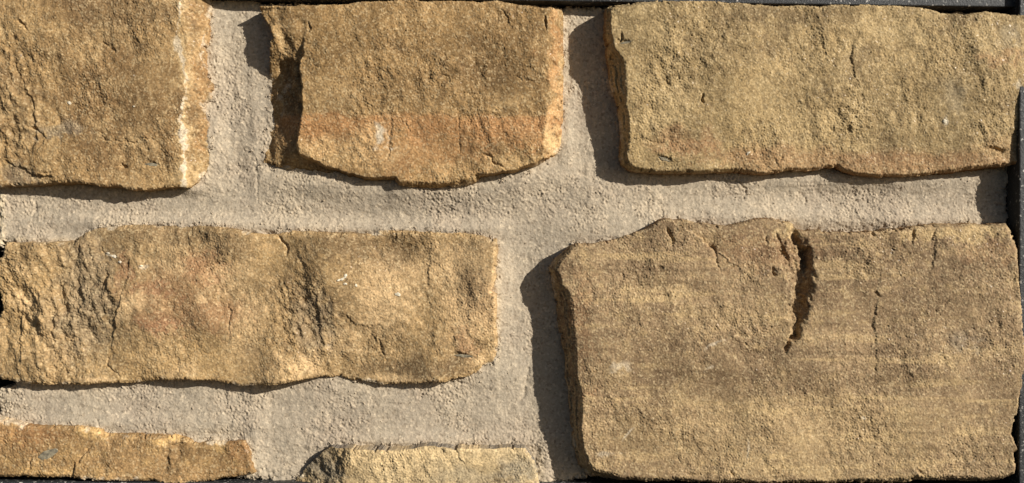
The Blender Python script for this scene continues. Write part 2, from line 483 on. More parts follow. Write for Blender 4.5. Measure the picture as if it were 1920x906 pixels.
stone(  # 1 top middle: deep broken recess on its left, orange band below
    label='tan sandstone in the top row middle with an orange lower band and a broken left face painted shade-dark',
    outline=[(485, 11), (505, 11), (530, 9), (560, 10), (585, 11), (620, 7), (660, 5), (700, 3), (740, 1), (800, 2), (840, 1), (878, 3), (900, 5), (915, 3), (930, 2), (950, 4), (970, 10), (985, 10), (1000, 12), (1022, 16),
             (1045, 16), (1053, 18), (1057, 28), (1055, 55), (1055, 90), (1056, 130), (1055, 190), (1055, 220), (1053, 250), (1050, 275), (1045, 286), (1027, 297), (1005, 313), (985, 323), (955, 333), (925, 335), (897, 334), (891, 341), (872, 347), (850, 351), (805, 352),
             (770, 350), (748, 347), (741, 337), (712, 337), (685, 339), (655, 337), (605, 328), (594, 322), (542, 317), (494, 304), (495, 285), (500, 255), (502, 230), (505, 205), (506, 175), (502, 140), (505, 120), (506, 100), (507, 82), (512, 70), (507, 55), (495, 37), (487, 22)],
    H0=50,
    height=[(580, 60, 52), (580, 190, 60), (600, 296, 34), (680, 315, 32), (700, 30, 52), (700, 180, 54), (720, 322, 34), (850, 30, 52), (850, 180, 54), (820, 335, 32), (1010, 40, 50), (1010, 180, 52), (1000, 280, 46), (540, 30, 50), (530, 150, 50)],
    sig=80,
    planes=[((1029, 10), (1028, 60), (1029, 110), (1028, 160), (1026, 220), (1021, 260), (1018, 300), 1.05)],
    cliffs=[([(574, 4), (574, 50), (567, 100), (562, 130), (569, 165), (567, 205), (562, 240), (556, 270), (560, 286), (590, 300), (603, 308), (650, 322), (690, 333), (745, 341)], 6.0,
             [(487, 14, 38), (497, 40, 40), (520, 25, 45), (545, 30, 50), (548, 60, 49), (562, 60, 51), (556, 88, 46), (560, 104, 42), (535, 92, 38), (508, 60, 50), (511, 84, 48), (509, 106, 40), (507, 121, 24), (562, 16, 52),
              (556, 128, 30), (540, 135, 20), (520, 135, 13), (506, 142, -1), (562, 165, 36), (548, 165, 26), (534, 165, 16), (520, 165, 8), (508, 165, -6), (562, 200, 36), (548, 200, 26), (534, 200, 16), (520, 200, 8), (508, 200, -6), (558, 235, 35), (544, 235, 25), (530, 235, 15), (516, 235, 7), (505, 235, -6),
              (552, 266, 34), (538, 266, 25), (522, 268, 14), (503, 270, -4), (545, 288, 30), (525, 290, 18), (503, 290, 4), (498, 302, 4), (525, 309, 9), (560, 302, 24), (590, 312, 19), (560, 315, 10), (600, 325, 9), (640, 331, 9), (680, 337, 9)], 1),
            ([(897, 327), (930, 324), (965, 318), (1000, 306), (1020, 296)], 4.0, [(900, 332, 16), (950, 330, 13), (1000, 312, 12), (1030, 300, 12)], 1)],
    bevel=[(520, 12, 3, 3), (700, 5, 3, 3), (1000, 12, 4, 3), (1055, 100, 3, 2), (1050, 270, 3, 3), (800, 350, 9, 15), (720, 338, 5, 12), (500, 200, 3, 2)],
    cracks=[([(570, 120), (600, 124), (640, 130)], 1.0, 1.6), ([(845, 173), (880, 178), (925, 177)], 1.4, 2.2), ([(900, 283), (922, 298), (930, 308), (950, 318)], 2.2, 6), ([(730, 225), (727, 260), (729, 310)], 1.2, 2), ([(760, 220), (765, 250)], 1.5, 2.5), ([(862, 210), (860, 240)], 1.3, 2.5),
            ([(960, 142), (990, 150), (1010, 156)], 1.5, 3), ([(562, 213), (600, 214), (720, 214), (860, 217), (1030, 219)], 1.1, 1.0), ([(500, 176), (568, 178)], 1.2, 1.5), ([(575, 168), (680, 170)], 0.9, 0.8), ([(1030, 92), (1032, 120)], 2.5, 6), ([(500, 215), (566, 216)], 1.0, 1.2)],
    pits=[(1024, 43, 2.5, 9, 0, 6)],
    steps=[([(935, 10), (950, 30), (965, 60)], 2, 20, 1), ([(735, 220), (732, 260), (728, 300)], 1.6, 14, 1), ([(862, 240), (864, 290)], 1.5, 16, 1), ([(581, 40), (580, 62)], 4, 8, 1)],
    rough=1.0, rough_at=[(540, 150, 35, 150, 0.6)],
    stains=[('|iron', 800, 214, 300, 60, 0.5, .8), ('pale', 640, 290, 110, 30, 0, .5), ('iron', 600, 250, 90, 44, 0, .45), ('iron', 780, 275, 160, 60, 0, .5), ('pale', 600, 275, 40, 30, 0, .45), ('pale', 960, 300, 50, 20, 0, .5), ('iron', 960, 250, 110, 30, 0, .75), ('iron', 950, 222, 120, 6, 0, .6), ('iron', 1042, 150, 18, 170, 0, .65), ('pale', 1040, 260, 18, 34, 0, .9), ('pale', 1043, 190, 14, 60, 0, .35), ('pale', 620, 180, 60, 40, 0, .3),
            ('lime_and_lit', 712, 258, 14, 22, -20, .75), ('pale', 690, 262, 40, 30, 0, .5), ('pale', 850, 320, 60, 22, 0, .4), ('pale', 660, 290, 90, 30, 0, .45), ('dark', 760, 170, 180, 34, 0, .35), ('dark', 920, 120, 90, 90, 0, .35), ('dark', 535, 180, 32, 110, 0, .75), ('dark', 535, 62, 26, 40, 0, .5), ('lime_and_lit', 528, 158, 12, 6, -30, .35), ('lime_and_lit', 512, 176, 6, 8, 0, .4), ('lime_and_lit', 520, 205, 5, 10, 0, .25), ('pale', 520, 70, 8, 30, -30, .7), ('iron', 530, 232, 32, 26, 0, .4)],  # left face's shade painted as dark patches, its lit rim as pale
    mat=dict(ca=lin(154, 122, 68), cb=lin(174, 140, 82), iron=lin(196, 142, 80), pale=lin(214, 180, 116), dark=lin(122, 96, 58), wall=lin(170, 130, 74), wall_mix=0.5, bed=0.1))

stone(  # 2 top right: long, evenly pitted olive-tan face
    label='long olive tan sandstone at upper right reaching the frame, with a rusty strip along its bottom',
    outline=[(1136, 16), (1145, 10), (1177, 7), (1220, 3), (1265, 3), (1318, 3), (1370, 5), (1417, 9), (1445, 12), (1500, 10), (1531, 13), (1579, 9), (1639, 10), (1698, 14), (1742, 18), (1762, 24), (1794, 25), (1806, 28), (1849, 22), (1877, 25), (1926, 28),
             (1926, 120), (1924, 180), (1921, 235), (1915, 270), (1911, 307), (1869, 312), (1799, 320), (1763, 323), (1733, 329), (1702, 333), (1660, 333), (1612, 328), (1582, 323), (1570, 315), (1551, 314), (1536, 320), (1476, 321), (1431, 325), (1380, 321), (1340, 322), (1305, 324), (1255, 326), (1205, 325),
             (1178, 319), (1168, 308), (1165, 290), (1163, 245), (1161, 220), (1153, 180), (1145, 155), (1140, 112), (1135, 62)],
    H0=54,
    height=[(1170, 20, 64), (1180, 120, 60), (1190, 200, 50), (1190, 300, 40), (1300, 30, 58), (1300, 160, 54), (1300, 315, 32), (1500, 30, 52), (1500, 170, 52), (1500, 312, 27), (1700, 30, 48), (1700, 180, 50), (1700, 318, 26), (1900, 40, 50), (1900, 180, 48), (1890, 300, 36)],
    sig=100,
    planes=[],
    bevel=[(1140, 40, 10, 24), (1143, 110, 14, 38), (1150, 150, 22, 40), (1160, 200, 14, 34), (1165, 260, 13, 30), (1170, 300, 9, 22), (1200, 323, 7, 12), (1300, 323, 5, 10), (1500, 322, 5, 8), (1700, 330, 5, 8), (1850, 314, 5, 8), (1300, 4, 3, 3), (1600, 10, 3, 3), (1850, 25, 4, 4), (1920, 150, 4, 6)],
    cracks=[([(1150, 55), (1190, 50), (1230, 42), (1300, 38)], 1.1, 1.5), ([(1330, 75), (1350, 55), (1372, 40)], 1.3, 2), ([(1185, 255), (1220, 262), (1250, 266)], 1.4, 2.5), ([(1459, 160), (1470, 145)], 1.8, 3.5), ([(1250, 160), (1256, 150)], 1.8, 3.5), ([(1468, 302), (1472, 288)], 1.8, 3.5), ([(1845, 280), (1870, 279), (1900, 276)], 1.8, 3),
            ([(1235, 178), (1215, 200)], 1.2, 1.5), ([(1390, 145), (1382, 160)], 1.0, 2), ([(1560, 40), (1900, 38)], 0.8, 0.9), ([(1600, 285), (1760, 282)], 0.9, 1.0), ([(1455, 300), (1400, 297)], 1.2, 1.6)],
    pits=[(1318, 184, 3, 7, 8, 8), (1160, 73, 3, 9, 8, 9), (1881, 280, 16, 3, 4, 7), (1172, 80, 12, 3, -10, 4), (1247, 297, 12, 4, 15, 4), (1640, 103, 14, 24, 10, 1.2), (1790, 170, 14, 20, 10, 1.2), (1600, 130, 14, 24, 15, 1.1)],
    steps=[([(1320, 95), (1350, 70), (1375, 42)], 2.0, 20, -1), ([(1610, 60), (1600, 110), (1612, 160)], 2, 20, 1)],
    rough=1.0, rough_at=[(1700, 150, 160, 90, 0.1)],
    stains=[('|iron', 1680, 284, 300, 70, 0, .55), ('iron', 1290, 268, 70, 24, 0, .7), ('iron', 1450, 290, 160, 20, 0, .6), ('iron', 1700, 302, 220, 24, 0, .65), ('iron', 1880, 280, 60, 30, 0, .3), ('iron', 1880, 108, 60, 12, 0, .5), ('lime_and_lit', 1777, 224, 7, 9, 0, .85), ('lime_and_lit', 1408, 285, 5, 3, -40, .9), ('lime_and_lit', 1915, 155, 8, 14, 0, .5), ('pale', 1240, 70, 50, 20, 30, .5), ('pale', 1207, 18, 14, 16, 0, .7), ('pale', 1620, 230, 16, 60, 0, .4), ('pale', 1500, 240, 70, 50, 0, .3),
            ('dark', 1420, 25, 120, 18, 0, .7), ('dark', 1620, 110, 26, 40, 15, .55), ('dark', 1560, 25, 60, 22, 0, .5), ('clay', 1900, 70, 30, 30, 0, .35), ('dark', 1790, 35, 60, 22, 0, .6), ('clay', 1790, 175, 26, 40, 0, .3)],
    mat=dict(ca=lin(164, 140, 88), cb=lin(178, 152, 96), iron=lin(170, 124, 78), pale=lin(208, 182, 122), dark=lin(124, 102, 66), wall=lin(140, 106, 66), wall_mix=0.75, bed=0.1))

stone(  # 3 lower right: the largest block, deep gash near its top
    label='largest sandstone block at lower right with a deep dark gash in its upper face',
    outline=[(1042, 485), (1070, 461), (1085, 455), (1110, 457), (1135, 451), (1160, 447), (1185, 441), (1210, 430), (1230, 417), (1250, 411), (1285, 411), (1310, 417), (1335, 421), (1370, 422), (1410, 414), (1435, 410), (1452, 410), (1459, 414), (1485, 419), (1497, 429), (1515, 432), (1539, 429), (1557, 435), (1630, 435),
             (1645, 434), (1666, 429), (1718, 424), (1763, 421), (1853, 422), (1884, 419), (1892, 426), (1899, 444), (1905, 468), (1903, 496), (1908, 532), (1914, 565), (1918, 598), (1921, 650), (1920, 700), (1918, 725), (1914, 757), (1908, 775), (1899, 793), (1896, 807), (1900, 825), (1905, 842), (1897, 846), (1899, 857), (1905, 875), (1902, 890), (1870, 898), (1840, 904),
             (1782, 901), (1723, 900), (1694, 906), (1576, 905), (1450, 906), (1297, 905), (1210, 901), (1140, 896), (1110, 891), (1086, 873), (1077, 840), (1075, 815), (1070, 780), (1065, 730), (1061, 695), (1058, 660), (1047, 610), (1042, 565), (1037, 530), (1032, 503)],
    H0=54,
    height=[(1080, 480, 50), (1100, 600, 58), (1110, 720, 54), (1130, 850, 48), (1250, 430, 46), (1250, 560, 56), (1250, 700, 56), (1250, 880, 46), (1420, 425, 46), (1420, 560, 55), (1430, 700, 56), (1430, 890, 46), (1600, 445, 48), (1600, 600, 57), (1600, 750, 56), (1600, 890, 46), (1880, 440, 46), (1880, 600, 50), (1880, 750, 50), (1880, 880, 42)],
    sig=110,
    planes=[],
    bevel=[(1050, 490, 10, 16), (1050, 520, 20, 42), (1055, 570, 27, 48), (1062, 630, 27, 48), (1068, 700, 25, 46), (1078, 760, 20, 44), (1085, 820, 19, 40), (1090, 865, 24, 38), (1125, 885, 22, 34), (1180, 898, 8, 12), (1100, 457, 3, 4), (1250, 412, 4, 4), (1400, 416, 5, 6), (1480, 420, 6, 8), (1600, 434, 5, 6), (1750, 423, 8, 8), (1870, 422, 14, 12), (1900, 480, 8, 10), (1915, 600, 8, 10), (1915, 720, 8, 10), (1900, 830, 6, 10), (1850, 898, 14, 18), (1700, 900, 10, 14), (1500, 900, 8, 10), (1300, 900, 8, 10)],
    cracks=[([(1252, 428), (1258, 440), (1260, 462)], 3.2, 9), ([(1330, 456), (1338, 466), (1336, 476)], 4.0, 7), ([(1342, 478), (1348, 495), (1352, 508)], 1.6, 5), ([(1168, 508), (1167, 520), (1165, 532)], 1.5, 4), ([(1642, 565), (1641, 610), (1644, 660), (1643, 720)], 1.4, 1.6), ([(1645, 545), (1650, 560)], 3, 6), ([(1620, 490), (1618, 515), (1630, 530)], 1.2, 2.5),
            ([(1755, 575), (1758, 595)], 1.3, 2.5), ([(1782, 560), (1776, 577)], 1.8, 3), ([(1473, 660), (1478, 640)], 2.4, 6), ([(1280, 886), (1305, 893), (1320, 897)], 1.6, 4), ([(1368, 885), (1382, 895)], 1.8, 5), ([(1720, 882), (1735, 893)], 2.0, 6), ([(1636, 434), (1639, 446)], 4, 10), ([(1715, 430), (1714, 446)], 2.6, 4), ([(1757, 428), (1756, 456)], 2.6, 4), ([(1620, 720), (1650, 730), (1626, 748), (1650, 770)], 1.2, 2.0), ([(1790, 445), (1898, 444)], 1.0, 1.5), ([(1438, 440), (1440, 462)], 2, 3.5)],
    pits=[(1505, 528, 18, 32, 4, 21), (1501, 570, 13, 34, 6, 20), (1494, 610, 7, 24, 12, 13), (1492, 630, 6, 9, 20, 14), (1480, 648, 4, 13, 25, 10), (1514, 488, 8, 22, -6, 24), (1500, 456, 6, 18, -25, 14), (1474, 482, 7, 20, -20, 10), (1496, 478, 26, 34, -10, 10), (1464, 452, 4, 14, -25, 4), (1482, 510, 9, 10, 0, 7), (1492, 436, 8, 10, 0, 10), (1452, 510, 5, 8, -30, 6), (1240, 503, 5, 5, 0, 4), (1690, 668, 10, 14, 10, 2), (1440, 770, 10, 14, 0, 2), (1570, 620, 10, 14, 10, 1.6)],
    steps=[([(1282, 428), (1310, 445), (1345, 470), (1330, 488)], 4, 60, -1), ([(1650, 470), (1655, 520), (1645, 560), (1643, 640), (1645, 720)], 1.6, 22, 1), ([(1760, 430), (1756, 470), (1748, 520)], 3, 18, 1), ([(1720, 430), (1716, 460)], 3, 14, 1), ([(1340, 455), (1345, 480)], 4, 12, 1), ([(1622, 488), (1618, 510), (1632, 532)], 2.5, 14, -1)],
    rough=0.6, rough_at=[(1488, 470, 36, 34, 1.5)],
    stains=[('pale', 1480, 830, 420, 90, 0, .30), ('|dark', 1500, 700, 500, 26, 0.3, .42), ('|dark', 1300, 636, 300, 34, 0, .32), ('|dark', 1480, 580, 460, 24, 0, .32), ('|dark', 1500, 770, 460, 14, 0.4, .25), ('|dark', 1500, 840, 460, 16, 0.2, .22), ('pale', 1480, 428, 24, 14, 0, .85), ('pale', 1800, 436, 110, 14, 0, .75), ('dark', 1250, 680, 230, 60, 0, .32), ('dark', 1500, 720, 300, 34, 0, .30), ('dark', 1650, 560, 260, 90, 0, .25), ('dark', 1420, 450, 90, 34, 0, .45), ('dark', 1700, 460, 60, 30, 0, .45), ('iron', 1440, 470, 130, 40, 0, .35), ('iron', 1850, 470, 60, 30, 0, .35), ('iron', 1095, 600, 18, 110, 0, .45), ('pale', 1150, 700, 60, 20, 0, .25), ('pale', 1250, 820, 190, 60, 0, .25), ('pale', 1560, 800, 160, 50, 0, .30),  # pale top ledges: cream stone with sunlit brightness painted in
            ('lime_and_lit', 1178, 817, 2.2, 17, 42, .6), ('lime_and_lit', 1402, 840, 2, 26, 5, .45), ('lime_and_lit', 1336, 648, 18, 4, -25, .5), ('lime_and_lit', 1330, 690, 12, 3, -30, .45), ('lime_and_lit', 1140, 850, 18, 5, -10, .4), ('lime_and_lit', 1160, 690, 26, 10, -20, .4), ('clay', 1810, 640, 34, 26, 0, .35), ('pale', 1400, 600, 130, 28, 0, .25), ('iron', 1096, 745, 12, 18, 0, .6), ('pale', 1338, 875, 8, 8, 0, .7), ('lime_and_lit', 1620, 785, 6, 3, 0, .6)],
    mat=dict(ca=lin(150, 125, 86), cb=lin(165, 139, 96), iron=lin(156, 114, 70), pale=lin(206, 178, 116), dark=lin(116, 92, 58), wall=lin(140, 106, 62), wall_mix=0.75, bed=0.42))

stone(  # 4 middle left: long, coarse fractured left third, rusty patch
    label='long sandstone at middle left with coarse fractured left third and reddish rust patches',
    outline=[(18, 455), (30, 456), (75, 454), (120, 453), (137, 452), (155, 441), (172, 431), (195, 425), (240, 423), (282, 422), (350, 424), (422, 426), (450, 434), (480, 440), (518, 438), (542, 434), (570, 433), (620, 435), (680, 439), (705, 437), (712, 434), (740, 432), (765, 431), (790, 435), (807, 433), (850, 434), (882, 439), (910, 444), (930, 449), (932, 470), (931, 500), (930, 520), (926, 535), (921, 545), (930, 552),
             (931, 575), (930, 600), (932, 625), (932, 660), (931, 678), (920, 682), (905, 685), (896, 698), (885, 705), (865, 707), (840, 712), (810, 715), (782, 718), (745, 719), (710, 720), (682, 717), (660, 715), (650, 710), (632, 707), (602, 707), (570, 710), (545, 714), (520, 720), (503, 722), (450, 721), (422, 717), (394, 715), (351, 711), (309, 712), (281, 716), (247, 717), (180, 718), (157, 720), (121, 720), (56, 719), (28, 715), (2, 711),
             (-8, 700), (-12, 650), (-10, 620), (-6, 598), (3, 578), (3, 556), (-5, 545), (-10, 530), (-8, 505), (-2, 492), (8, 480), (13, 465)],
    H0=26,
    height=[(20, 480, 26), (20, 600, 22), (20, 700, 20), (120, 480, 30), (120, 600, 28), (120, 700, 22), (205, 520, 24), (205, 640, 22), (260, 450, 28), (260, 560, 30), (260, 700, 20), (400, 450, 28), (400, 560, 32), (400, 700, 24), (500, 450, 30), (500, 560, 32), (500, 700, 22), (560, 560, 22), (570, 640, 22), (570, 460, 28), (650, 460, 28), (660, 580, 32), (660, 700, 26), (760, 450, 26), (760, 570, 30), (760, 700, 24), (900, 460, 18), (900, 570, 20), (900, 690, 7), (925, 600, 14)],
    sig=42,
    planes=[],
    bevel=[(20, 500, 5, 5), (60, 455, 4, 5), (160, 438, 10, 8), (300, 424, 10, 8), (450, 435, 12, 8), (600, 435, 10, 8), (800, 434, 8, 7), (920, 448, 8, 7), (931, 550, 6, 6), (931, 650, 6, 5), (890, 700, 6, 3), (750, 718, 5, 4), (620, 708, 4, 4), (500, 720, 5, 4), (350, 712, 5, 4), (150, 718, 5, 4), (30, 714, 5, 4)],
    cracks=[([(521, 438), (528, 452), (537, 465), (534, 480)], 2.2, 6), ([(147, 452), (146, 470), (144, 488)], 1.6, 4), ([(426, 568), (430, 585), (431, 620)], 1.8, 3), ([(404, 497), (412, 491)], 2, 4), ([(198, 668), (203, 690), (222, 706)], 1.8, 4), ([(118, 690), (128, 712)], 1.8, 4), ([(708, 635), (714, 660), (718, 672)], 2, 4), ([(620, 612), (720, 614)], 1.0, 1.4), ([(380, 662), (408, 661)], 1.5, 3), ([(305, 623), (318, 632)], 1.5, 3.5), ([(735, 434), (741, 446), (732, 458)], 2.5, 4), ([(300, 640), (303, 600)], 1.0, 1.5), ([(160, 460), (185, 468), (200, 490)], 1.5, 3.0), ([(672, 668), (680, 690)], 2, 3)],
    pits=[(197, 525, 6, 12, 20, 6), (866, 668, 22, 3.5, 6, 5), (560, 560, 20, 40, 0, 4), (640, 605, 16, 12, 40, 4), (800, 590, 24, 40, 0, 3)],
    steps=[([(150, 455), (144, 480), (150, 540), (146, 600), (150, 650)], 2.8, 38, 1), ([(240, 470), (243, 520), (228, 560), (214, 600), (210, 660), (200, 700)], 3.3, 112, 1), ([(196, 500), (206, 530), (190, 560)], 2.2, 22, 1), ([(95, 520), (105, 580), (100, 660), (110, 700)], 2.2, 35, 1), ([(40, 580), (36, 640), (38, 700)], 2.8, 25, 1), ([(432, 570), (434, 600), (432, 640)], 2.2, 22, 1), ([(560, 470), (590, 540), (600, 600), (590, 660)], 2.2, 88, 1), ([(850, 610), (855, 640), (852, 665)], 2.2, 32, 1), ([(690, 620), (705, 640), (720, 672)], 2.2, 38, 1), ([(280, 570), (275, 610), (268, 640)], 1.4, 32, 1), ([(335, 540), (330, 565), (326, 590)], 1.4, 22, 1), ([(640, 580), (660, 605), (700, 620)], 2.2, 64, 1), ([(810, 440), (806, 480), (800, 540), (812, 600)], 1.4, 48, 1), ([(250, 450), (255, 490), (248, 520)], 1.1, 19, 1)],
    swell=6.0, rough=0.9, rough_at=[(105, 580, 120, 130, 1.15), (560, 600, 60, 120, 0.8)],
    stains=[('iron', 330, 560, 110, 70, 10, .45), ('pale', 890, 560, 70, 110, 0, .55), ('iron', 290, 545, 60, 22, 0, .95), ('iron', 300, 606, 50, 22, 10, .9), ('iron', 380, 505, 50, 40, 20, .75), ('iron', 400, 590, 70, 40, 0, .6), ('iron', 235, 505, 14, 30, 0, .7), ('iron', 875, 640, 30, 34, 0, .75), ('iron', 895, 560, 40, 60, 0, .3), ('pale', 245, 575, 28, 24, -30, .8), ('pale', 300, 500, 60, 14, 20, .4), ('pale', 430, 520, 40, 30, 0, .4), ('pale', 720, 560, 60, 60, 0, .85), ('pale', 860, 500, 90, 60, 0, .6), ('pale', 880, 600, 60, 40, 0, .35), ('pale', 460, 620, 40, 90, 0, .4), ('pale', 380, 560, 24, 14, -50, .6), ('pale', 100, 620, 60, 80, 0, .3), ('pale', 550, 690, 50, 24, 0, .5), ('pale', 890, 686, 22, 12, 0, .9), ('pale', 330, 695, 34, 14, -20, .5), ('pale', 180, 712, 30, 5, 0, .8), ('pale', 740, 712, 50, 8, 0, .6),
            ('dark', 660, 460, 90, 40, 0, .75), ('dark', 580, 560, 40, 120, 0, .45), ('dark', 780, 690, 90, 24, 0, .8), ('dark', 330, 436, 200, 20, 0, .45), ('dark', 740, 480, 60, 50, 0, .6), ('dark', 880, 455, 60, 16, 0, .5), ('dark', 430, 460, 60, 40, 0, .5), ('clay', 160, 560, 60, 150, 0, .3), ('dark', 170, 470, 60, 24, 0, .4), ('dark', 740, 442, 16, 12, 0, .8), ('lime_and_lit', 208, 480, 12, 3, 20, .8), ('lime_and_lit', 270, 498, 8, 4, 0, .5), ('pale', 225, 580, 4, 40, 15, .6), ('clay', 590, 600, 40, 80, 0, .25)],
    mat=dict(ca=lin(164, 136, 86), cb=lin(182, 150, 92), iron=lin(166, 120, 78), pale=lin(220, 186, 126), dark=lin(114, 92, 60), wall=lin(150, 122, 82), wall_mix=0.6, bed=0.1))

stone(  # 5 bottom left strip
    label='shallow golden sandstone strip in the bottom left corner with two thin cracks and a grey chip',
    outline=[(-14, 786), (0, 787), (30, 791), (45, 797), (60, 799), (95, 799), (120, 801), (150, 799), (175, 803), (185, 806), (195, 812), (220, 815), (250, 813), (290, 814), (325, 815), (345, 820), (358, 824), (364, 831), (380, 832), (395, 828), (405, 827), (420, 830), (435, 829), (460, 825), (468, 845), (475, 870), (477, 885), (465, 889), (440, 894), (400, 900), (360, 905), (345, 911), (308, 912), (288, 900), (270, 902), (240, 902), (150, 899), (135, 897), (60, 894), (0, 894), (-14, 893)],
    H0=24,
    height=[(0, 800, 24), (0, 880, 24), (150, 810, 24), (150, 890, 26), (180, 850, 28), (215, 830, 20), (300, 825, 22), (300, 890, 26), (420, 840, 18), (420, 890, 20), (470, 870, 12)],
    sig=50, planes=[],
    bevel=[(0, 790, 5, 6), (150, 800, 6, 7), (200, 812, 8, 9), (320, 816, 12, 10), (400, 828, 5, 5), (470, 850, 5, 5), (440, 893, 4, 4), (200, 900, 4, 4)],
    cracks=[([(169, 835), (158, 850), (140, 868), (136, 885), (134, 897)], 2.0, 6), ([(68, 853), (54, 868), (56, 876), (49, 888)], 1.8, 5), ([(450, 838), (437, 850)], 1.4, 3), ([(270, 899), (330, 893), (470, 888)], 1.0, 2), ([(35, 884), (50, 884)], 1.2, 2)],
    pits=[(87, 853, 22, 8, -22, 4)],
    steps=[([(190, 808), (200, 830), (206, 850)], 5, 30, -1), ([(318, 838), (336, 831), (360, 828)], 5, 24, 1), ([(316, 838), (318, 860), (312, 890)], 3, 14, 1), ([(338, 836), (336, 860)], 2.5, 10, 1), ([(140, 868), (136, 885), (134, 897)], 2, 14, 1)],
    rough=0.85, rough_at=[(320, 860, 30, 30, .5)],
    stains=[('iron', 40, 815, 70, 26, 0, .7), ('iron', 80, 810, 60, 16, 0, .5), ('pale', 170, 815, 26, 14, 0, .8), ('pale', 315, 826, 34, 8, -10, .95), ('pale', 100, 885, 60, 14, 0, .45), ('pale', 400, 835, 14, 12, 0, .5), ('dark', 320, 860, 26, 30, 0, .5), ('dark', 90, 812, 30, 14, 0, .5), ('dark', 205, 850, 30, 26, 0, .4), ('iron', 450, 850, 34, 34, 0, .5), ('pale', 36, 830, 3, 4, 0, .9)],
    mat=dict(ca=lin(160, 127, 74), cb=lin(174, 139, 84), iron=lin(162, 116, 64), pale=lin(216, 178, 104), dark=lin(124, 98, 58), wall=lin(170, 132, 76), wall_mix=0.5, bed=0.1))

stone(  # 6 bottom middle: sawn grey top edge, sloping left end with shade painted on
    label='pale sandstone cut by the bottom edge, with a sawn grey top and a sloping left end painted shade-dark',
    outline=[(548, 912), (558, 893), (582, 868), (606, 847), (622, 838), (645, 840), (664, 842), (700, 844), (751, 843), (775, 841), (800, 837), (815, 836), (842, 840), (880, 841), (963, 840), (984, 841), (999, 859), (1008, 878), (1011, 914), (800, 914)],
    H0=44, wall_rough=0.25,
    height=[(640, 870, 42), (700, 860, 44), (700, 910, 42), (820, 850, 44), (820, 910, 40), (950, 850, 40), (960, 910, 34), (1000, 880, 26)],
    sig=50,
    planes=[((668, 836), (656, 862), (640, 906), (636, 930), -0.43)],
    bevel=[(580, 870, 4, 1), (620, 840, 3, 2), (700, 843, 4, 4), (850, 840, 4, 4), (960, 841, 5, 5), (1005, 875, 8, 6)],
    cracks=[([(826, 842), (832, 848)], 3, 4), ([(965, 842), (967, 852)], 3, 4), ([(852, 906), (858, 895)], 2, 3)],
    pits=[(640, 850, 5, 5, 0, 3)],
    steps=[([(860, 850), (872, 870), (880, 890)], 2, 20, 1)],
    rough=1.0, rough_at=[(600, 880, 40, 40, .5)],
    stains=[('pale', 690, 855, 40, 16, 0, .7), ('pale', 820, 852, 150, 14, 0, .75), ('pale', 930, 862, 60, 10, 0, .6), ('clay', 970, 885, 50, 34, 0, .6), ('clay', 880, 895, 80, 18, 0, .35), ('dark', 605, 880, 44, 40, 0, .7), ('clay', 600, 880, 40, 40, 0, .5)],  # dark patch over the left end puts its shade into the colour
    mat=dict(ca=lin(188, 162, 108), cb=lin(200, 178, 126), iron=lin(176, 130, 74), pale=lin(228, 200, 138), dark=lin(112, 94, 66), wall=lin(128, 122, 108), wall_mix=0.95, bed=0.05))

OUT = []          # stone outlines on the panel plane, for the mortar

